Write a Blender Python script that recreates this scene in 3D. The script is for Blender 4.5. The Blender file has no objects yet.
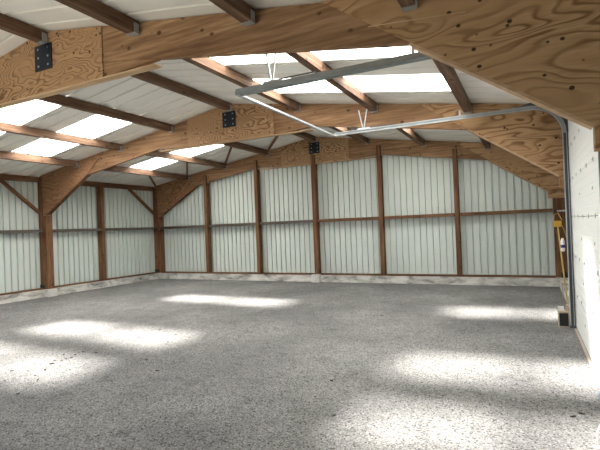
import bpy, bmesh, math, random
from mathutils import Vector, Matrix
random.seed(7)
S = bpy.context.scene
COL = S.collection
# ------------------------------------------------------------------ dimensions (metres; X across, Y deep, Z up)
XC, RZ, SL = 6.02, 4.30, 0.157           # ridge position, underside of the roof at the ridge, slope
XL, XR = -0.42, 12.49                    # planes of the side sheets
F_Y = {'near': -8.342, 'mid': -4.229, 'back': 0.06}
YF = -12.6                               # front edge, partly closed by the wall added to cut daylight
def roof(x): return RZ - SL*abs(x-XC)
PUR = [1.28, 2.86, 4.47, 6.08, 7.68, 9.22, 10.79]
SKY_Y = [(-7.6, -6.7), (-5.95, -5.05), (-2.6, -1.72)]
SKY_X = [(1.33, 4.41), (7.66, 10.70)]

# ------------------------------------------------------------------ materials
def nm(name):
    m = bpy.data.materials.new(name); m.use_nodes = True
    nt = m.node_tree; nt.nodes.clear()
    out = nt.nodes.new('ShaderNodeOutputMaterial')
    b = nt.nodes.new('ShaderNodeBsdfPrincipled')
    nt.links.new(b.outputs[0], out.inputs[0])
    return m, nt, b, out
def N(nt, t, **kw):
    n = nt.nodes.new(t)
    for k, v in kw.items():
        if k in n.inputs: n.inputs[k].default_value = v
        else: setattr(n, k, v)
    return n
def ramp(nt, fac, stops, interp='LINEAR'):
    r = nt.nodes.new('ShaderNodeValToRGB'); r.color_ramp.interpolation = interp
    e = r.color_ramp.elements
    while len(e) < len(stops): e.new(0.5)
    for k, (p, c) in enumerate(stops):
        e[k].position = p; e[k].color = (*c, 1) if len(c) == 3 else c
    nt.links.new(fac, r.inputs[0]); return r.outputs[0]
def mixc(nt, a, b, fac, mode='MIX'):
    m = nt.nodes.new('ShaderNodeMix'); m.data_type = 'RGBA'; m.blend_type = mode
    for k, v in ((0, fac), (6, a), (7, b)):
        if hasattr(v, 'node'): nt.links.new(v, m.inputs[k])
        elif isinstance(v, (int, float)): m.inputs[k].default_value = v
        else: m.inputs[k].default_value = (*v, 1)
    return m.outputs[2]
def math_(nt, op, a, b=None):
    m = nt.nodes.new('ShaderNodeMath'); m.operation = op
    for k, v in enumerate((a, b)):
        if v is None: continue
        if hasattr(v, 'node'): nt.links.new(v, m.inputs[k])
        else: m.inputs[k].default_value = v
    return m.outputs[0]
def coords(nt, scale, shift=True):
    tc = nt.nodes.new('ShaderNodeTexCoord')
    src = tc.outputs['Object']
    if shift:
        oi = nt.nodes.new('ShaderNodeObjectInfo')
        v = nt.nodes.new('ShaderNodeVectorMath'); v.operation = 'MULTIPLY_ADD'
        cmb = nt.nodes.new('ShaderNodeCombineXYZ')
        for k, g in enumerate((13.0, 7.0, 19.0)):
            nt.links.new(math_(nt, 'MULTIPLY', oi.outputs['Random'], g), cmb.inputs[k])
        v.inputs[1].default_value = (1, 1, 1)
        nt.links.new(src, v.inputs[0]); nt.links.new(cmb.outputs[0], v.inputs[2])
        src = v.outputs[0]
    mp = nt.nodes.new('ShaderNodeMapping'); mp.inputs['Scale'].default_value = scale
    nt.links.new(src, mp.inputs['Vector'])
    return mp.outputs[0]
def noise(nt, vec, scale, detail=4, rough=0.55, dist=0.0):
    n = N(nt, 'ShaderNodeTexNoise', Scale=scale, Detail=detail, Roughness=rough, Distortion=dist)
    nt.links.new(vec, n.inputs['Vector']); return n.outputs[0]
def bump(nt, b, h, s, d=0.01):
    bp = N(nt, 'ShaderNodeBump', Strength=s, Distance=d)
    nt.links.new(h, bp.inputs['Height']); nt.links.new(bp.outputs[0], b.inputs['Normal'])

def timber(name, axis, dark, mid, light, knots=True, rough=0.75):
    """sawn softwood, grain along the given axis"""
    m, nt, b, _ = nm(name)
    sc = [9.0, 9.0, 9.0]; sc[axis] = 0.55
    v = coords(nt, tuple(sc))
    g = noise(nt, v, 2.6, 6, 0.62, 0.15)
    c = ramp(nt, g, [(0.30, dark), (0.5, mid), (0.72, light)])
    sc2 = [1.6, 1.6, 1.6]; sc2[axis] = 0.35
    w = noise(nt, coords(nt, tuple(sc2)), 1.5, 2)
    c = mixc(nt, c, (0.62, 0.55, 0.5), ramp(nt, w, [(0.35, (0.75,)*3), (0.65, (0,)*3)]), 'MULTIPLY')
    if knots:
        k = [6.5, 6.5, 6.5]; k[axis] = 4.6
        vo = N(nt, 'ShaderNodeTexVoronoi', Scale=0.9); nt.links.new(coords(nt, tuple(k)), vo.inputs['Vector'])
        c = mixc(nt, c, (0.05, 0.025, 0.012), ramp(nt, vo.outputs['Distance'], [(0.10, (0.92,)*3), (0.17, (0,)*3)]))
    nt.links.new(c, b.inputs['Base Color']); b.inputs['Roughness'].default_value = rough
    b.inputs['Specular IOR Level'].default_value = 0.25
    bump(nt, b, g, 0.25, 0.01)
    return m
def plywood(name, dark, mid, light, rings=22.0, sc=(0.8, 0.8, 2.3)):
    """rotary cut softwood veneer: long flame contours and plugs"""
    m, nt, b, _ = nm(name)
    n1 = noise(nt, coords(nt, sc), 1.35, 2.0, 0.45, 0.25)
    ring = math_(nt, 'FRACT', math_(nt, 'MULTIPLY', n1, rings))
    c = ramp(nt, ring, [(0.0, light), (0.55, mid), (0.72, dark), (0.82, dark), (1.0, light)])
    fine = noise(nt, coords(nt, (2.0, 20.0, 22.0)), 3.0, 4)
    c = mixc(nt, c, (0.72, 0.66, 0.60), ramp(nt, fine, [(0.35, (0.7,)*3), (0.65, (0,)*3)]), 'MULTIPLY')
    soft = noise(nt, coords(nt, (1.0, 1.0, 1.6)), 0.9, 2)
    c = mixc(nt, c, mid, ramp(nt, soft, [(0.38, (0.75,)*3), (0.58, (0.0,)*3)]))
    vo = N(nt, 'ShaderNodeTexVoronoi', Scale=6.5); nt.links.new(coords(nt, (1, 1, 1.2)), vo.inputs['Vector'])
    c = mixc(nt, c, (0.035, 0.018, 0.010), ramp(nt, vo.outputs['Distance'], [(0.10, (0.95,)*3), (0.14, (0,)*3)]))
    nt.links.new(c, b.inputs['Base Color']); b.inputs['Roughness'].default_value = 0.7
    b.inputs['Specular IOR Level'].default_value = 0.25
    return m
def plain(name, c, rough=0.6, metal=0.0, var=0.12, scale=6.0):
    m, nt, b, _ = nm(name)
    n = noise(nt, coords(nt, (1, 1, 1)), scale, 4)
    col = mixc(nt, c, tuple(x*(1-2.2*var) for x in c), ramp(nt, n, [(0.35, (0,)*3), (0.75, (1,)*3)]))
    nt.links.new(col, b.inputs['Base Color'])
    b.inputs['Roughness'].default_value = rough; b.inputs['Metallic'].default_value = metal
    return m
def sheet_mat(name, c, c2, axis=2):
    m, nt, b, _ = nm(name)
    sc = [5.0, 5.0, 5.0]; sc[axis] = 0.5
    n = noise(nt, coords(nt, tuple(sc), False), 2.0, 4)
    col = ramp(nt, n, [(0.3, c2), (0.62, c)])
    nt.links.new(col, b.inputs['Base Color']); b.inputs['Roughness'].default_value = 0.45
    b.inputs['Specular IOR Level'].default_value = 0.35
    return m
def concrete_mat():
    m, nt, b, _ = nm('stained_concrete')
    v = coords(nt, (1.0, 1.0, 2.6), False)
    n = noise(nt, v, 2.2, 6, 0.62, 0.4)
    c = ramp(nt, n, [(0.31, (0.10, 0.095, 0.085)), (0.42, (0.36, 0.35, 0.33)), (0.58, (0.62, 0.61, 0.58)), (0.8, (0.72, 0.71, 0.69))])
    nt.links.new(c, b.inputs['Base Color']); b.inputs['Roughness'].default_value = 0.9
    bump(nt, b, n, 0.4, 0.02); return m
def floor_mat():
    m, nt, b, _ = nm('gravel_asphalt')
    v = coords(nt, (1, 1, 1), False)
    vo = N(nt, 'ShaderNodeTexVoronoi', Scale=85.0); nt.links.new(v, vo.inputs['Vector'])
    sep = nt.nodes.new('ShaderNodeSeparateColor'); nt.links.new(vo.outputs['Color'], sep.inputs[0])
    stone = ramp(nt, sep.outputs[0], [(0.0, (0.04, 0.04, 0.04)), (0.14, (0.16, 0.16, 0.16)), (0.3, (0.245, 0.244, 0.24)), (0.8, (0.305, 0.303, 0.298)), (1.0, (0.42, 0.415, 0.405))])
    gap = ramp(nt, vo.outputs['Distance'], [(0.4, (1,)*3), (0.8, (0.6,)*3)])
    c = mixc(nt, stone, gap, 0.8, 'MULTIPLY')
    big = noise(nt, v, 0.55, 5, 0.6)
    c = mixc(nt, c, (0.72, 0.72, 0.73), ramp(nt, big, [(0.40, (1,)*3), (0.62, (0,)*3)]), 'MULTIPLY')
    mid = noise(nt, v, 4.0, 5, 0.65)
    c = mixc(nt, c, (0.6, 0.6, 0.6), ramp(nt, mid, [(0.32, (0.6,)*3), (0.48, (0,)*3)]), 'MULTIPLY')
    nt.links.new(c, b.inputs['Base Color']); b.inputs['Roughness'].default_value = 0.92
    b.inputs['Specular IOR Level'].default_value = 0.2
    bump(nt, b, vo.outputs['Distance'], 0.5, 0.008); return m
def skylight_mat():
    m, nt, b, out = nm('translucent_fibreglass')
    nt.nodes.remove(b)
    tr = N(nt, 'ShaderNodeBsdfTransparent'); tr.inputs[0].default_value = (0.97, 0.97, 0.95, 1)
    tl = N(nt, 'ShaderNodeBsdfTranslucent'); tl.inputs[0].default_value = (0.95, 0.95, 0.92, 1)
    mx = N(nt, 'ShaderNodeMixShader'); mx.inputs[0].default_value = SKY_TL
    nt.links.new(tr.outputs[0], mx.inputs[1]); nt.links.new(tl.outputs[0], mx.inputs[2])
    nt.links.new(mx.outputs[0], out.inputs[0]); return m
SKY_TL = 0.72
M = {}
DK, MD, LT = (0.085, 0.040, 0.020), (0.165, 0.082, 0.040), (0.29, 0.155, 0.078)
for k, ax in (('x', 0), ('y', 1), ('z', 2)):
    M['post_'+k] = timber('brown_timber_'+k, ax, DK, MD, LT)
M['rafter'] = timber('laminated_timber', 0, (0.15, 0.078, 0.040), (0.28, 0.163, 0.086), (0.44, 0.285, 0.165))
M['purlin'] = timber('weathered_purlin', 1, (0.085, 0.047, 0.029), (0.165, 0.097, 0.060), (0.28, 0.18, 0.12))
M['grey_rail_x'] = timber('grey_brown_rail_x', 0, (0.06, 0.05, 0.042), (0.115, 0.10, 0.085), (0.17, 0.15, 0.13))
M['grey_rail_y'] = timber('grey_brown_rail_y', 1, (0.06, 0.05, 0.042), (0.115, 0.10, 0.085), (0.17, 0.15, 0.13))
M['ply'] = plywood('flamed_plywood', (0.15, 0.078, 0.038), (0.35, 0.21, 0.112), (0.46, 0.30, 0.17))
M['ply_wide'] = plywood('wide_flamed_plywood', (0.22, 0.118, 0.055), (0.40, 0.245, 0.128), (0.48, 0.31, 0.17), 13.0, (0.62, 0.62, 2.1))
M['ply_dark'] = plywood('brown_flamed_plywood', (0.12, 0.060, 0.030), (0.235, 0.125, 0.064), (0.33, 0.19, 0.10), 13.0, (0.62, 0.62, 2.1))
M['edge'] = timber('pale_plywood_edge', 0, (0.40, 0.26, 0.15), (0.52, 0.36, 0.22), (0.62, 0.46, 0.31), False)
M['sheet'] = sheet_mat('pale_green_sheet', (0.58, 0.635, 0.605), (0.56, 0.615, 0.585))
M['roof'] = sheet_mat('white_roof_sheet', (0.85, 0.84, 0.80), (0.82, 0.81, 0.77), 0)
M['door'] = sheet_mat('white_door_panel', (0.90, 0.92, 0.91), (0.87, 0.89, 0.88), 1)
M['concrete'] = concrete_mat()
M['block'] = plain('pale_concrete_block', (0.62, 0.61, 0.58), 0.9)
M['floor'] = floor_mat()
M['sky'] = skylight_mat()
M['galv'] = plain('galvanised_steel', (0.40, 0.43, 0.45), 0.45, 0.3, 0.1)
M['zinc'] = plain('bright_zinc', (0.62, 0.65, 0.66), 0.45, 0.0, 0.08)
M['rail'] = plain('grey_track_steel', (0.24, 0.27, 0.28), 0.45, 0.25, 0.1)
M['dull'] = plain('dark_track_steel', (0.10, 0.11, 0.12), 0.5, 0.4)
M['plate'] = plain('blue_black_plate', (0.006, 0.010, 0.022), 0.4, 0.3)
M['bolt'] = plain('pale_bolt_head', (0.45, 0.55, 0.66), 0.35, 0.5)
M['black'] = plain('black_rubber', (0.012, 0.012, 0.013), 0.7)
M['yellow'] = plain('yellow_plastic', (0.62, 0.36, 0.03), 0.5)
M['straw'] = plain('pale_yellow_pole', (0.62, 0.45, 0.13), 0.55)
M['white'] = plain('white_plastic', (0.82, 0.82, 0.82), 0.4, 0, 0.03)
M['blue'] = plain('blue_plastic', (0.03, 0.11, 0.36), 0.4)
M['violet'] = plain('dark_violet_band', (0.03, 0.02, 0.22), 0.45)
M['crate'] = plain('pale_wooden_crate', (0.55, 0.43, 0.31), 0.75)
M['grit'] = plain('dark_crumb', (0.035, 0.028, 0.02), 0.9)
M['kerb'] = plain('pinkish_concrete_edge', (0.50, 0.43, 0.37), 0.9)
M['pink'] = plain('pale_pinkish_batten', (0.55, 0.38, 0.30), 0.7)

# ------------------------------------------------------------------ mesh helpers
class MB:
    def __init__(s): s.bm = bmesh.new()
    def box(s, x0, x1, y0, y1, z0, z1):
        v = [s.bm.verts.new(p) for p in ((x0,y0,z0),(x1,y0,z0),(x1,y1,z0),(x0,y1,z0),(x0,y0,z1),(x1,y0,z1),(x1,y1,z1),(x0,y1,z1))]
        for f in ((0,3,2,1),(4,5,6,7),(0,1,5,4),(1,2,6,5),(2,3,7,6),(3,0,4,7)): s.bm.faces.new([v[i] for i in f])
        return s
    def prism(s, pts, axis, a, b):
        """2D outline extruded along axis between a and b"""
        def P(u, w, t):
            return {0: (t, u, w), 1: (u, t, w), 2: (u, w, t)}[axis]
        A = [s.bm.verts.new(P(u, w, a)) for u, w in pts]; B = [s.bm.verts.new(P(u, w, b)) for u, w in pts]
        s.bm.faces.new(A); s.bm.faces.new(B[::-1])
        n = len(pts)
        for i in range(n): s.bm.faces.new([A[i], B[i], B[(i+1) % n], A[(i+1) % n]])
        return s
    def bar(s, p, q, w, h, up=(0, 0, 1)):
        p, q = Vector(p), Vector(q); d = (q-p).normalized(); r = d.cross(Vector(up)).normalized(); u = r.cross(d)
        ring = []
        for c in (p, q):
            ring.append([s.bm.verts.new(c + r*a*w/2 + u*b*h/2) for a, b in ((-1,-1),(1,-1),(1,1),(-1,1))])
        s.bm.faces.new(ring[0][::-1]); s.bm.faces.new(ring[1])
        for i in range(4): s.bm.faces.new([ring[0][i], ring[0][(i+1) % 4], ring[1][(i+1) % 4], ring[1][i]])
        return s
    def sweep(s, path, prof, closed=False, fixed=None):
        """profile (a along normal, b along side) swept over a path; side vector fixed or computed"""
        rings = []
        n = len(path); path = [Vector(p) for p in path]
        prev = None
        for i, p in enumerate(path):
            if closed: t = (path[(i+1) % n]-path[i-1]).normalized()
            else: t = (path[min(i+1, n-1)]-path[max(i-1, 0)]).normalized()
            if fixed is not None: side = Vector(fixed)
            else:
                ref = prev if prev is not None else (Vector((0,0,1)) if abs(t.z) < .9 else Vector((1,0,0)))
                side = (ref - t*ref.dot(t)).normalized(); prev = side
            nor = side.cross(t).normalized()
            rings.append([s.bm.verts.new(p + nor*a + side*b) for a, b in prof])
        m = len(prof)
        for i in range(n if closed else n-1):
            A, B = rings[i], rings[(i+1) % n]
            for k in range(m): s.bm.faces.new([A[k], A[(k+1) % m], B[(k+1) % m], B[k]])
        if not closed: s.bm.faces.new(rings[0][::-1]); s.bm.faces.new(rings[-1])
        return s
    def tube(s, path, r, seg=8, closed=False):
        return s.sweep(path, [(r*math.cos(2*math.pi*k/seg), r*math.sin(2*math.pi*k/seg)) for k in range(seg)], closed)
    def lathe(s, prof, c=(0,0,0), seg=16):
        rings = []
        for r, z in prof: rings.append([s.bm.verts.new((c[0]+r*math.cos(2*math.pi*k/seg), c[1]+r*math.sin(2*math.pi*k/seg), c[2]+z)) for k in range(seg)])
        for A, B in zip(rings, rings[1:]):
            for k in range(seg): s.bm.faces.new([A[k], A[(k+1) % seg], B[(k+1) % seg], B[k]])
        s.bm.faces.new(rings[0][::-1]); s.bm.faces.new(rings[-1]); return s
    def build(s, name, mat, parent=None, loc=(0,0,0), bevel=0.0, smooth=False):
        bmesh.ops.recalc_face_normals(s.bm, faces=s.bm.faces)
        me = bpy.data.meshes.new(name); s.bm.to_mesh(me); s.bm.free()
        if smooth:
            for p in me.polygons: p.use_smooth = True
        me.materials.append(mat)
        o = bpy.data.objects.new(name, me); COL.objects.link(o); o.location = loc
        if parent: o.parent = parent
        if bevel:
            bv = o.modifiers.new('bevel', 'BEVEL'); bv.width = bevel; bv.segments = 2; bv.limit_method = 'ANGLE'
        return o
def tag(o, label=None, cat=None, group=None, kind=None):
    if label: o['label'] = label
    if cat: o['category'] = cat
    if group: o['group'] = group
    if kind: o['kind'] = kind
    return o
def root(name, loc=(0,0,0)):
    o = bpy.data.objects.new(name, None); COL.objects.link(o); o.location = loc; o.empty_display_size = 0.2; return o
def copy_tree(o, parent=None):
    c = o.copy(); COL.objects.link(c)
    if parent: c.parent = parent
    for ch in list(o.children): copy_tree(ch, c)
    return c

# ------------------------------------------------------------------ floor and ground
MB().box(XL-0.4, XR+0.4, YF, 0.7, -0.2, 0.0).build('floor', M['floor'])['kind'] = 'structure'
MB().box(-40, 50, -50, 40, -0.5, -0.21).build('floor_outside', plain('outside_ground', (0.22, 0.21, 0.18), 0.95))['kind'] = 'structure'

# ------------------------------------------------------------------ trapezoid sheets
def rib_profile(a0, a1, period, rib, flank, depth, phase=0.0):
    """(position, offset) along the sheet: flat pans with narrow ribs"""
    pts = [(a0, 0.0)]
    k = math.floor((a0-phase)/period)
    while True:
        c = phase + k*period; k += 1
        if c - rib/2 - flank > a1: break
        for d, h in ((-rib/2-flank, 0), (-rib/2, depth), (rib/2, depth), (rib/2+flank, 0)):
            if a0+1e-4 < c+d < a1-1e-4: pts.append((c+d, h))
    h0 = pts[-1][1]; pts.append((a1, h0))
    return pts
def wall_sheet(name, along, plane, a0, a1, z0, topf, out, extra=()):
    """vertical-ribbed wall; the ribs stand away from the room (out = +1 / -1 along the normal)"""
    bm = bmesh.new()
    prof = rib_profile(a0, a1, 0.1667, 0.028, 0.008, 0.048)
    if along == 0 and a0 < XC < a1:        # break the sheet at the ridge
        prof = sorted(prof + [(XC, 0.0)]) if all(abs(p[0]-XC) > 1e-3 for p in prof) else prof
    lo, hi = [], []
    for a, h in prof:
        p = plane + out*h
        lo.append(bm.verts.new((a, p, z0) if along == 0 else (p, a, z0)))
        hi.append(bm.verts.new((a, p, topf(a)) if along == 0 else (p, a, topf(a))))
    for i in range(len(lo)-1): bm.faces.new([lo[i], lo[i+1], hi[i+1], hi[i]])
    me = bpy.data.meshes.new(name); bm.to_mesh(me); bm.free(); me.materials.append(M['sheet'])
    o = bpy.data.objects.new(name, me); COL.objects.link(o); o['kind'] = 'structure'
    sol = o.modifiers.new('thickness', 'SOLIDIFY'); sol.thickness = 0.003; sol.offset = 0
    return o
YB = 0.27                                # plane of the gable sheets
wall_sheet('wall_back', 0, YB, XL, XR, 0.20, lambda x: roof(x)-0.005, 1)
wall_sheet('wall_left', 1, XL, YF, YB, 0.20, lambda y: roof(XL)-0.005, -1)
wall_sheet('wall_right', 1, XR, -4.2, YB, 0.20, lambda y: roof(XR)-0.005, 1)
wall_sheet('wall_right_front', 1, XR, YF, -8.3, 0.20, lambda y: roof(XR)-0.005, 1)
wall_sheet('wall_right_above_door', 1, XR, -8.3, -4.2, 2.95, lambda y: roof(XR)-0.005, 1)

wall_sheet('wall_light_block_left', 0, YF+0.02, XL, 3.0, 0.0, lambda x: roof(x)-0.005, -1)  # unseen front wall round an opening, added to keep daylight off the nearest frame
wall_sheet('wall_light_block_right', 0, YF+0.02, 9.0, XR, 0.0, lambda x: roof(x)-0.005, -1)
wall_sheet('wall_light_block_head', 0, YF+0.02, 3.0, 9.0, 3.0, lambda x: roof(x)-0.005, -1)

# ------------------------------------------------------------------ roof sheets with openings for the translucent strips
def roof_bits():
    ys = sorted({YF, YB+0.08, *[v for r in SKY_Y for v in r]})
    bits = []
    xs_full = [(XL-0.12, XC), (XC, XR+0.12)]
    for y0, y1 in zip(ys, ys[1:]):
        if (y0, y1) in SKY_Y:
            bits += [(XL-0.12, SKY_X[0][0], y0, y1), (SKY_X[0][1], XC, y0, y1), (XC, SKY_X[1][0], y0, y1), (SKY_X[1][1], XR+0.12, y0, y1)]
        else: bits += [(a, b, y0, y1) for a, b in xs_full]
    return bits
def roof_strip(bm, x0, x1, y0, y1):
    prof = rib_profile(y0, y1, 0.333, 0.034, 0.006, 0.09, 0.11)
    A = [bm.verts.new((x0, y, roof(x0)+h)) for y, h in prof]; B = [bm.verts.new((x1, y, roof(x1)+h)) for y, h in prof]
    for i in range(len(A)-1): bm.faces.new([A[i], A[i+1], B[i+1], B[i]])
bm = bmesh.new()
for b in roof_bits(): roof_strip(bm, *b)
me = bpy.data.meshes.new('ceiling'); bm.to_mesh(me); bm.free(); me.materials.append(M['roof'])
o = bpy.data.objects.new('ceiling', me); COL.objects.link(o); o['kind'] = 'structure'
MB().prism([(XC-0.25, roof(XC-0.25)+0.045), (XC, RZ+0.05), (XC+0.25, roof(XC+0.25)+0.045), (XC+0.25, roof(XC+0.25)+0.055), (XC, RZ+0.06), (XC-0.25, roof(XC-0.25)+0.055)], 1, YF, YB+0.08).build('trim_ridge', M['roof'])['kind'] = 'structure'
side_word = ['left', 'right']; dep_word = ['nearest the camera, just past the nearest frame', 'in front of the middle frame', 'between the middle frame and the back gable']
for j, (y0, y1) in enumerate(SKY_Y):
    for i, (x0, x1) in enumerate(SKY_X):
        bm = bmesh.new(); roof_strip(bm, x0-0.03, x1+0.03, y0-0.02, y1+0.02)
        for v in bm.verts: v.co.z += 0.006
        me = bpy.data.meshes.new('skylight_panel'); bm.to_mesh(me); bm.free(); me.materials.append(M['sky'])
        o = bpy.data.objects.new('skylight_panel', me); COL.objects.link(o)
        tag(o, 'bright translucent roof panel on the %s slope, %s' % (side_word[i], dep_word[j]), 'skylight', 'translucent panels in the roof')

# ------------------------------------------------------------------ portal frames
def make_frame():
    r = root('portal_frame')
    T = 0.075; TP = 0.20
    xl0, xl1, xr0, xr1 = -0.40, -0.10, 12.15, 12.45
    top = lambda x: roof(x) - 0.012
    und = lambda x: roof(x) - 0.435
    for x0, x1 in ((xl0, xl1), (xr0, xr1)):
        p = MB().box(x0, x1, 0, TP, 0.21, roof(x0 if x0 < 0 else x1)-0.02).build('post', M['post_z'], r, bevel=0.006)
        MB().box(*((x0-0.004, x0+0.20) if x0 < 0 else (x0+0.10, x1+0.004)), -0.012, TP+0.012, 0.20, 0.33).build('post_shoe', M['black'], p)
        MB().box(x0+0.02, x1+0.07, -0.05, TP+0.03, 0.0, 0.205).build('footing', M['block'], p, bevel=0.01)
    MB().prism([(xl1-0.2, und(xl1-.2)), (XC, und(XC)), (XC, top(XC)), (xl1-0.2, top(xl1-.2))], 1, 0, T).build('rafter', M['rafter'], r)
    MB().prism([(XC, und(XC)), (xr0+0.2, und(xr0+.2)), (xr0+0.2, top(xr0+.2)), (XC, top(XC))], 1, 0, T).build('rafter', M['rafter'], r)
    a = 1.10
    MB().prism([(XC-a, 3.50), (XC+a, 3.50), (XC+a, top(XC+a)), (XC, top(XC)), (XC-a, top(XC-a))], 1, -0.016, T+0.016).build('apex_gusset', M['ply'], r)
    for s in (-1, 1):
        MB().prism([(XC+s*a, 3.50), (XC+s*1.95, und(XC+1.95)-0.004), (XC+s*a, und(XC+a)-0.002)], 1, 0.004, T-0.004).build('filler_wedge', M['rafter'], r)
    MB().prism([(XC-1.93, 3.482), (XC-1.93, 3.50), (XC+1.93, 3.50), (XC+1.93, 3.482)], 1, -0.018, T+0.018).build('soffit_strip', M['edge'], r)
    # haunches: plywood both faces round a core, with a pale batten along the slanted underside
    kr, kl = (10.78, 3.12), (1.62, 3.19)
    MB().prism([(9.98, top(9.98)), (kr[0], und(kr[0])), kr, (12.05, 2.254), (12.05, 2.075), (xr1-0.004, 2.075), (xr1-0.004, top(xr1))], 1, -0.018, T+0.018).build('haunch_gusset', M['ply_wide'], r)
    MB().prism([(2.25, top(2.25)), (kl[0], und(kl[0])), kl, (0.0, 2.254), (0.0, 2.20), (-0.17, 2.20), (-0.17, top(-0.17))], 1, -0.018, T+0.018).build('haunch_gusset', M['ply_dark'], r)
    for (p, q, em) in ((kr, (12.05, 2.254), 'edge'), (kl, (0.0, 2.254), 'post_x')):
        d = Vector((q[0]-p[0], q[1]-p[1])).normalized(); n = Vector((-d.y, d.x))
        if n.y > 0: n = -n
        MB().prism([p, q, (q[0]+n.x*0.022, q[1]+n.y*0.022), (p[0]+n.x*0.022, p[1]+n.y*0.022)], 1, -0.020, T+0.020).build('soffit_strip', M[em], r)
    pl = MB().box(XC-0.135, XC+0.195, -0.034, -0.020, 3.785, 4.115).build('connector_plate', M['plate'], r)
    for i in range(2):
        for k in range(3):
            MB().box(XC-0.07+i*0.19, XC-0.048+i*0.19, -0.042, -0.033, 3.83+k*0.11, 3.852+k*0.11).build('bolt', M['bolt'], pl)
    return r
FR = {}
lab = {'near': 'nearest wide timber portal frame crossing overhead with flamed plywood gussets',
       'mid': 'middle timber portal frame with lit orange rafter behind the steel door track',
       'back': 'farthest timber portal frame, set against the back gable wall above its studs'}
for i, k in enumerate(('near', 'mid', 'back')):
    f = make_frame() if i == 0 else copy_tree(FR['near'])
    f.location = (0, F_Y[k], 0)
    tag(f, lab[k], 'timber frame', 'portal frames of the shed'); FR[k] = f

MB().prism([(10.42, 3.328), (11.22, 3.262), (11.22, 3.268), (10.42, 3.335)], 1, -0.0205, -0.0175).build('plywood_seam', M['edge'], FR['near'])

# ------------------------------------------------------------------ purlins
def make_purlin(x, L):
    r = root('purlin')
    z1 = roof(x)-0.012; z0 = roof(x)-0.165
    MB().prism([(x-0.055, z0), (x+0.055, z0), (x+0.055, min(z1, roof(x+.055)-.012)), (x, z1), (x-0.055, min(z1, roof(x-.055)-.012))], 1, 0.004, L-0.004).build('beam', M['purlin'], r, loc=(0, 0, 0))
    for y0, y1 in ((0.003, 0.075), (L-0.075, L-0.003)):
        m = MB(); m.box(x-0.06, x-0.0555, y0, y1, z0-0.004, z0+0.11); m.box(x+0.0555, x+0.06, y0, y1, z0-0.004, z0+0.11); m.box(x-0.06, x+0.06, y0, y1, z0-0.008, z0-0.001)
        m.build('joist_hanger', M['galv'], r)
    return r
BAYS = [(YF, F_Y['near']-0.022, 'bay nearest the camera'), (F_Y['near']+0.097, F_Y['mid']-0.022, 'bay with the door track'), (F_Y['mid']+0.097, F_Y['back']-0.022, 'bay beside the back gable')]
pw = ['lowest purlin on the left slope', 'middle purlin on the left slope', 'highest purlin on the left slope', 'ridge purlin above the connector plate',
      'highest purlin on the right slope', 'middle purlin on the right slope', 'lowest purlin on the right slope']
for b, (y0, y1, bw) in enumerate(BAYS):
    for i, x in enumerate(PUR):
        if b == 0 and i < 2: continue
        r = make_purlin(x, y1-y0); r.location = (0, y0, 0)
        tag(r, 'brown timber %s, in the %s' % (pw[i], bw), 'purlin', 'roof purlins')
# eave beams on the left and right wall heads
for b, (y0, y1, bw) in enumerate(BAYS):
    for s, x0, x1 in (('left', -0.40, -0.30), ('right', 12.35, 12.45)):
        if s == 'right' and b == 0: continue
        xx = x0 if s == 'left' else x1
        o = MB().prism([(x0, 3.13), (x1, 3.13), (x1, min(roof(x0), roof(x1))-0.012), (x0, min(roof(x0), roof(x1))-0.012)], 1, y0+(0.11 if b else 0.0), y1-0.004).build('eave_beam', M['post_y'])
        tag(o, 'brown timber eave beam along the head of the %s wall, %s' % (s, bw), 'beam', 'eave beams')
# thin diagonal braces in the last bay
bw = ['beside the left eave', 'between the lowest and middle left purlins', 'between the middle and highest left purlins', 'between the highest left purlin and the ridge']
bx = [-0.15] + PUR[:4]
for i in range(4):
    a, c = bx[i]+0.065, bx[i+1]-0.065
    o = MB().bar((a, -0.10, roof(a)-0.055), (c, -1.78, roof(c)-0.055), 0.05, 0.05).build('roof_brace', M['post_y'])
    tag(o, 'thin dark roof brace in the farthest bay, %s' % bw[i], 'brace', 'thin roof braces')

# ------------------------------------------------------------------ back gable: studs, rails, sill, plinth
studs = [XC - 0.02 + (k-3)*1.995 for k in (1, 2, 3, 4, 5)]
words = ['first from the left corner', 'second from the left corner', 'central one on a pale concrete block', 'second from the right corner', 'first from the right corner']
for k, x in enumerate(studs):
    w = 0.055 if k != 2 else 0.065
    zt = (roof(x)-0.435 if abs(x-XC) > 1.95 else 3.50)
    o = MB().prism([(-0.03, 0.24), (0.16, 0.24), (0.16, zt-0.03), (0.036, zt-0.03), (0.036, zt+0.24), (-0.03, zt+0.24)], 0, -w, w).build('wall_stud', M['post_z'], None, (x, 0, 0), 0.004)
    tag(o, 'upright brown stud of the back gable, ' + words[k], 'stud', 'studs of the back gable')
ends = [-0.08] + studs + [12.13]
gw = ['between the left corner post and the first stud', 'between the first and second studs from the left', 'left of the central stud', 'right of the central stud', 'between the last two studs on the right', 'between the right-hand stud and the door side post']
for k in range(6):
    a = ends[k] + (0.075 if k else 0.0); c = ends[k+1] - (0.075 if k < 5 else 0.0)
    o = MB().box(a, c, 0.02, 0.25, 1.755, 1.835).build('wall_rail', M['grey_rail_x' if k < 3 else 'post_x'], None, (0, 0, 0), 0.004)
    tag(o, ('horizontal grey-brown' if k < 3 else 'horizontal brown') + ' rail of the gable, ' + gw[k], 'rail', 'rails of the back gable')
o = MB().box(-0.09, 12.14, 0.0, 0.25, 0.205, 0.235).build('trim_back_sill', M['post_x']); o['kind'] = 'structure'
MB().box(XL-0.1, XR+0.1, 0.0, 0.5, 0.0, 0.20).build('baseboard_back', M['concrete'])['kind'] = 'structure'
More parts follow.
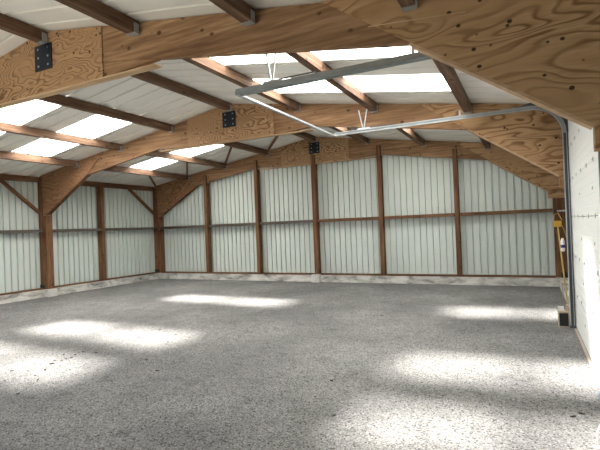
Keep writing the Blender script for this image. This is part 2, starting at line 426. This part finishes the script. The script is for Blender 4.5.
tag(MB().box(-0.12, 0.12, -0.16, -0.002, 0.0, 0.235).build('concrete_block', M['block'], None, (studs[2]+0.0, 0, 0), 0.012), 'small pale concrete block at the foot of the central gable stud', 'block')

# ------------------------------------------------------------------ left wall: studs, rails, braces, plinth
for y, wd in ((-2.27, 'between the middle frame and the corner'), (-6.35, 'in the bay with the skylights')):
    o = MB().box(-0.40, -0.20, -0.06, 0.06, 0.24, 3.125).build('wall_stud', M['post_z'], None, (0, y, 0), 0.004)
    tag(o, 'upright brown stud of the left wall, ' + wd, 'stud', 'studs of the left wall')
segs = [(-8.12, -6.42), (-6.28, -4.24), (-4.02, -2.34), (-2.20, 0.03)]
lw = ['nearest the camera', 'up to the middle frame post', 'just past the middle frame post', 'ending at the back corner']
for (a, c), wd in zip(segs, lw):
    o = MB().box(-0.40, -0.21, a, c, 1.755, 1.835).build('wall_rail', M['grey_rail_y'], None, (0, 0, 0), 0.004)
    tag(o, 'horizontal dark rail halfway up the left wall, ' + wd, 'rail', 'rails of the left wall')
for y0, y1, wd in ((-5.38, -4.26, 'middle frame post'), (-1.2, 0.02, 'back corner post')):
    o = MB().bar((-0.29, y0, 3.20), (-0.29, y1-0.015, 2.30), 0.07, 0.09, (1, 0, 0)).build('knee_brace', M['post_y'], None, (0, 0, 0), 0.004)
    tag(o, 'slanted brown knee brace from the left eave beam to the ' + wd, 'brace', 'knee braces of the left wall')
MB().box(XL-0.1, -0.17, YF, 0.0, 0.0, 0.20).build('baseboard_left', M['concrete'])['kind'] = 'structure'
for k, (a, c) in enumerate(((-8.12, -4.25), (-4.0, 0.03))):
    MB().box(-0.40, -0.24, a, c, 0.205, 0.24).build('trim_left_sill', M['post_y'])['kind'] = 'structure'

# ------------------------------------------------------------------ right side: plinths, door, jamb
MB().box(12.20, XR+0.1, -4.0, 0.0, 0.0, 0.20).build('baseboard_right', M['concrete'])['kind'] = 'structure'
MB().box(12.20, XR+0.1, YF, -8.1, 0.0, 0.20).build('baseboard_right_front', M['concrete'])['kind'] = 'structure'
MB().box(12.215, XR, -8.13, -7.96, 0.0, 3.1).build('trim_jamb_front', M['post_z'])['kind'] = 'structure'
MB().box(12.215, XR, -4.55, -4.26, 0.0, 3.1).build('trim_jamb_back', M['post_z'])['kind'] = 'structure'
MB().box(12.215, XR, -7.96, -4.55, 2.98, 3.2).build('trim_lintel', M['post_y'])['kind'] = 'structure'
MB().box(12.14, XR+0.1, -7.96, -4.62, 0.0, 0.012).build('trim_threshold', M['kerb'])['kind'] = 'structure'
door = root('door_1', (12.17, -6.1, 0)); door['kind'] = 'structure'
zs = [0.02, 0.53, 1.07, 1.61, 2.14, 2.60, 3.05]
for k in range(6):
    m = MB(); y0, y1 = -1.84, 1.62
    z0, z1 = zs[k]+0.003, zs[k+1]-0.003
    # panel face with faint horizontal grooves
    pr = [(0.042, z0), (0.042, z1), (0.0, z1)]
    n = 5
    for g in range(n-1, 0, -1):
        zc = z0+(z1-z0)*g/n
        pr += [(0.0, zc+0.006), (0.003, zc), (0.0, zc-0.006)]
    pr += [(0.0, z0)]
    A = [m.bm.verts.new((x, y0, z)) for x, z in pr]; B = [m.bm.verts.new((x, y1, z)) for x, z in pr]
    for i in range(len(pr)): m.bm.faces.new([A[i], A[(i+1) % len(pr)], B[(i+1) % len(pr)], B[i]])
    m.bm.faces.new(A); m.bm.faces.new(B[::-1])
    pn = m.build('panel', M['door'], door)
    if k:
        for y in (-1.5, -1.05, -0.5, 0.05, 0.6, 1.1, 1.55):
            h = MB().box(-0.008, -0.001, y-0.014, y+0.014, zs[k]-0.022, zs[k]+0.022); h.tube([(-0.010, y-0.02, zs[k]), (-0.010, y+0.02, zs[k])], 0.006, 6)
            h.build('hinge', M['zinc'], pn)
MB().box(0.0, 0.04, -1.84, 1.62, 0.0, 0.022).build('bottom_seal', M['black'], door)
hd = MB().tube([(-0.001, -0.62, 0.62), (-0.05, -0.60, 0.62), (-0.05, -0.44, 0.62), (-0.001, -0.42, 0.62)], 0.011, 8).build('handle', M['galv'], door)
for z in (0.30, 0.80, 1.34, 1.88):
    for y in (0.3, -0.9):
        MB().box(-0.006, -0.0005, y-0.015, y+0.015, z-0.015, z+0.015).build('rivet', M['zinc'], door)
# door tracks
track = root('door_track', (8.57, -6.13, 3.25))
tag(track, 'grey steel overhead door track with crossbar and hangers, running in from the white door', 'door track')
def rail_path(y, x0=8.57, R=0.42):
    pts = [(x0, y, 3.25), (10.0, y, 3.25), (11.70, y, 3.25)]
    for k in range(1, 9):
        a = math.pi/2*(1-k/8); pts.append((11.70+R*math.cos(a), y, 2.83+0.42*math.sin(a)))
    pts += [(11.70+R, y, 1.5), (11.70+R, y, 0.05)]
    return [(p[0]-8.57, p[1]+6.13, p[2]-3.25) for p in pts]
Cprof = [(-0.028, -0.024), (0.028, -0.024), (0.028, 0.024), (0.016, 0.024), (0.022, 0.018), (0.022, -0.018), (-0.022, -0.018), (-0.022, 0.018), (-0.016, 0.024), (-0.028, 0.024)]
rf = MB().sweep(rail_path(-4.60), [(a, -b) for a, b in Cprof], fixed=(0, 1, 0)).build('rail', M['galv'], track)
rn = MB().sweep([(a, b, c-0.09) for a, b, c in rail_path(-7.90, 8.72, 0.447) if c > -3.19] + [(12.147-8.57, -1.77, -3.2)], Cprof, fixed=(0, 1, 0)).build('rail', M['rail'], track)
def tl(*p): return (p[0]-8.57, p[1]+6.13, p[2]-3.25)
def tbar(name, p, q, w, h, mat, par=track): return MB().bar(tl(*p), tl(*q), w, h, (0.01, 0.02, 1) if abs(p[2]-q[2]) < .2 else (0, 1, 0)).build(name, M[mat], par)
MB().box(0.14, 2.6, -1.745, -1.71, -0.125, -0.046).build('stiffener', M['rail'], track)
MB().bar((0.16, -1.79, -0.122), (-0.002, 1.56, -0.036), 0.045, 0.006).build('crossbar', M['galv'], track)
MB().bar((0.138, -1.79, -0.098), (-0.022, 1.56, -0.012), 0.006, 0.045).build('crossbar', M['galv'], track)
m = MB().box(12.10-8.57, 12.165-8.57, 1.545, 1.551, -3.24, -0.42)
m.prism([(12.18-8.57, -0.42), (12.18-8.57, 0.10), (11.75-8.57, 0.10), (11.45-8.57, 0.03)] + [(11.70-8.57+0.39*math.cos(a), -0.42+0.39*math.sin(a)) for a in [math.pi/2*(1-k/8) for k in range(9)]], 1, 1.560, 1.566)
m.build('side_angle', M['dull'], track)
for y, dx, dz in ((-7.90, 0.075, -0.09), (-4.60, 0.0, 0.0)):
    for xa, xb, zt in ((9.03, 9.10, 3.615), (9.18, 9.11, 3.615)):
        tbar('hanger_strap', (xa+dx, y, zt), (xb+dx, y, 3.275+dz), 0.012, 0.028, 'galv')
    tbar('hanger_strap', (10.70, y, 3.37), (10.70, y, 3.27+dz), 0.03, 0.006, 'galv')
    MB().box(*[v for v in (9.00-8.57+dx, 9.22-8.57+dx, y+6.13-0.02, y+6.13+0.03, 0.026+dz, 0.05+dz)]).build('splice_plate', M['galv'], track)
    sgn = 1
    MB().tube([tl(9.16+dx, y, 3.30+dz), tl(9.62+dx, y, 3.30+dz)], 0.008, 6).build('bumper_spring', M['dull'], track)
    for xs in (11.0, 11.45):
        MB().box(xs-8.57, xs-8.57+0.03, y+6.13-0.03, y+6.13+0.03, -0.03+dz, 0.034+dz).build('bracket', M['galv'], track)
    for z in (0.35, 1.0, 1.62, 2.15, 2.6):
        yy = y+6.13; s = 1 if y > -6 else -1
        MB().box(12.13-8.57, 12.165-8.57, min(yy, yy+s*0.06), max(yy, yy+s*0.06), z-3.25-0.02, z-3.25+0.02).build('bracket', M['dull'], track)

# ------------------------------------------------------------------ small things by the door
# pole with a yellow head leaning on the middle frame post
t = root('yellow_pole', (12.06, -4.42, 0))
tag(t, 'pale yellow pole with a boxy yellow head leaning upright beside the door', 'pole')
MB().tube([(0.05, 0.125, 0.0), (-0.062, 0.125, 1.50)], 0.010, 8).build('shaft', M['straw'], t)
MB().box(-0.12, -0.005, 0.085, 0.16, 1.47, 1.56).build('head', M['yellow'], t, bevel=0.008)
MB().tube([(-0.11, 0.125, 1.55), (-0.10, 0.125, 1.66), (-0.05, 0.125, 1.68), (0.0, 0.125, 1.57)], 0.007, 6).build('loop', M['straw'], t)
MB().tube([(-0.01, 0.12, 1.5), (0.03, 0.11, 1.40), (0.05, 0.10, 1.28)], 0.006, 6).build('cord', M['straw'], t)
# white bottle with a band hung on the post
t = root('hanging_bottle', (12.055, -4.33, 1.10))
tag(t, 'small white bottle with a dark violet band hanging beside the door track', 'bottle')
b = MB().lathe([(0.022, 0.0), (0.03, 0.02), (0.03, 0.15), (0.02, 0.18), (0.014, 0.20)], seg=14).build('body', M['white'], t, smooth=False)
MB().lathe([(0.0312, 0.055), (0.0312, 0.10)], seg=14).build('band', M['violet'], t)
MB().tube([(0, 0, 0.20), (0.0, 0.02, 0.24), (0.06, 0.075, 0.30)], 0.004, 6).build('cord', M['black'], t)
# batten on the inner edge of the post
tag(MB().box(12.115, 12.148, -0.035, -0.008, 0.26, 2.03).build('wall_batten', M['pink'], None, (0, F_Y['mid']+0.03, 0)), 'thin pale pinkish batten up the middle frame post beside the door', 'batten')
tag(MB().box(12.0, 12.14, -0.20, 0.0, 0.0, 0.02).build('wall_bracket', M['galv'], None, (0.0, F_Y['mid']-0.024, 1.70), 0.003), 'small pale metal bracket on the post above the yellow pole head', 'bracket')
# crate with open dark front
t = root('wooden_crate', (12.02, -4.42, 0))
tag(t, 'small pale wooden crate with a dark open front on the floor at the door corner', 'crate')
m = MB(); m.box(-0.07, 0.07, -0.09, 0.10, 0.205, 0.225); m.box(-0.07, 0.07, -0.09, 0.10, 0.0, 0.012); m.box(-0.07, -0.058, -0.09, 0.10, 0.012, 0.205); m.box(0.058, 0.07, -0.09, 0.10, 0.012, 0.205)
m.build('frame', M['crate'], t)
MB().box(-0.058, 0.058, -0.075, 0.10, 0.012, 0.205).build('shade_fill', M['black'], t)  # solid black fill stands in for the shade inside the open crate
tag(MB().box(-0.045, 0.03, -0.05, 0.05, 0.2255, 0.275).build('wooden_offcut', M['white'], None, (12.0, -4.36, 0), 0.004), 'small white block lying on top of the wooden crate, left side', 'block')
tag(MB().box(-0.02, 0.022, -0.03, 0.03, 0.2255, 0.32).build('wooden_offcut', M['crate'], None, (12.07, -4.45, 0), 0.004), 'narrow pale block standing on top of the wooden crate, right side', 'block')
# coiled cable
pts = []
for k in range(46):
    a = k*0.55; r = 0.035 + 0.009*math.sin(k*1.3)
    pts.append((12.13+r*math.cos(a)*0.45, -4.47+0.06*math.sin(a), 0.012+0.0016*k))
tag(MB().tube(pts, 0.008, 6).build('cable_coil', plain('grey_blue_cable', (0.10, 0.13, 0.16), 0.5)), 'dark grey-blue coil of cable on the floor between crate and door', 'cable')
# white bucket at the near door corner
t = root('white_bucket', (12.075, -8.56, 0))
tag(t, 'white plastic bucket with a blue lid cut by the right edge of the photo', 'bucket')
MB().lathe([(0.068, 0.0), (0.084, 0.36), (0.088, 0.37)], seg=24).build('body', M['white'], t, smooth=False)
MB().lathe([(0.09, 0.372), (0.09, 0.415), (0.07, 0.425)], seg=24).build('lid', M['blue'], t)
hp = [(-0.078-0.035*math.sin(math.pi*k/10), -0.02+0.02*math.cos(math.pi*k/10), 0.21-0.17*k/10) for k in range(11)]
MB().tube(hp, 0.006, 6).build('handle', M['white'], t)

# ------------------------------------------------------------------ crumbs and dry leaves on the floor
spots = [(58, 357), (62, 361), (66, 359), (71, 358), (75, 355), (79, 353), (64, 355), (83, 352), (52, 364), (55, 361), (60, 366), (105, 344), (139, 338), (168, 342), (146, 360), (12, 371), (5, 381), (35, 376), (18, 394), (38, 380),
         (70, 370), (366, 315), (374, 317), (382, 316), (390, 313), (221, 320), (332, 381), (334, 416), (157, 371), (96, 353), (112, 348), (160, 330), (176, 335), (45, 370), (582, 414), (573, 417)]
from math import cos, sin
CAMP = Vector((11.5998, -12.1939, 1.6)); YAW, PITCH, ROLL, FOC = 0.464, 0.007, -0.0387, 455.2289
fw = Vector((-sin(YAW), cos(YAW), 0)); rt = Vector((cos(YAW), sin(YAW), 0)); up = Vector((0, 0, 1))
f2 = fw*cos(PITCH)+up*sin(PITCH); u2 = up*cos(PITCH)-fw*sin(PITCH)
r3 = rt*cos(ROLL)+u2*sin(ROLL); u3 = u2*cos(ROLL)-rt*sin(ROLL)
def on_floor(px, py):
    d = f2 + r3*(px-300)/FOC - u3*(py-225)/FOC
    return CAMP + d*(-CAMP.z/d.z)
base = None
for k, s in enumerate(spots):
    p = on_floor(*s)
    if base is None:
        m = MB(); vs = [(-0.035, 0, 0.001), (0, -0.014, 0.001), (0.04, 0.004, 0.004), (0.008, 0.018, 0.001)]
        A = [m.bm.verts.new(v) for v in vs]; B = [m.bm.verts.new((v[0]*.8, v[1]*.8, v[2]+0.012)) for v in vs]
        m.bm.faces.new(A); m.bm.faces.new(B[::-1])
        for i in range(4): m.bm.faces.new([A[i], A[(i+1) % 4], B[(i+1) % 4], B[i]])
        o = base = m.build('dry_leaf', M['grit'])
    else:
        o = base.copy(); COL.objects.link(o)
    o.location = (p.x, p.y, 0.0); o.rotation_euler = (0, 0, random.uniform(0, 6.28)); sc = random.uniform(0.4, 0.85); o.scale = (sc, sc, sc)
    tag(o, 'small dark leaf crumb lying on the grey gravel floor', 'leaf', 'dark leaf crumbs on the floor')

# ------------------------------------------------------------------ light, sky, camera
sun = bpy.data.lights.new('sun', 'SUN'); sun.energy = 30.0; sun.angle = math.radians(7.0); sun.color = (1.0, 0.96, 0.91)
so = bpy.data.objects.new('sun', sun); COL.objects.link(so)
so.rotation_euler = Vector((2.45, -1.42, -3.85)).to_track_quat('-Z', 'Y').to_euler(); so.location = (-6, 8, 12)
w = bpy.data.worlds.new('sky'); S.world = w; w.use_nodes = True
bg = w.node_tree.nodes['Background']; bg.inputs[0].default_value = (0.90, 0.95, 1.0, 1); bg.inputs[1].default_value = 1.1
cam = bpy.data.cameras.new('camera'); cam.sensor_width = 36; cam.lens = FOC/600*36; cam.clip_start = 0.02
co = bpy.data.objects.new('camera', cam); COL.objects.link(co)
R = Matrix((r3, u3, -f2)).transposed()
co.matrix_world = Matrix.Translation(CAMP) @ R.to_4x4()
S.camera = co
S.view_settings.view_transform = 'Standard'; S.view_settings.look = 'None'; S.view_settings.gamma = 1
S.view_settings.use_curve_mapping = False
S.view_settings.exposure = 1.3
S.cycles.use_denoising = True
S.cycles.max_bounces = 14; S.cycles.diffuse_bounces = 8; S.cycles.transparent_max_bounces = 16
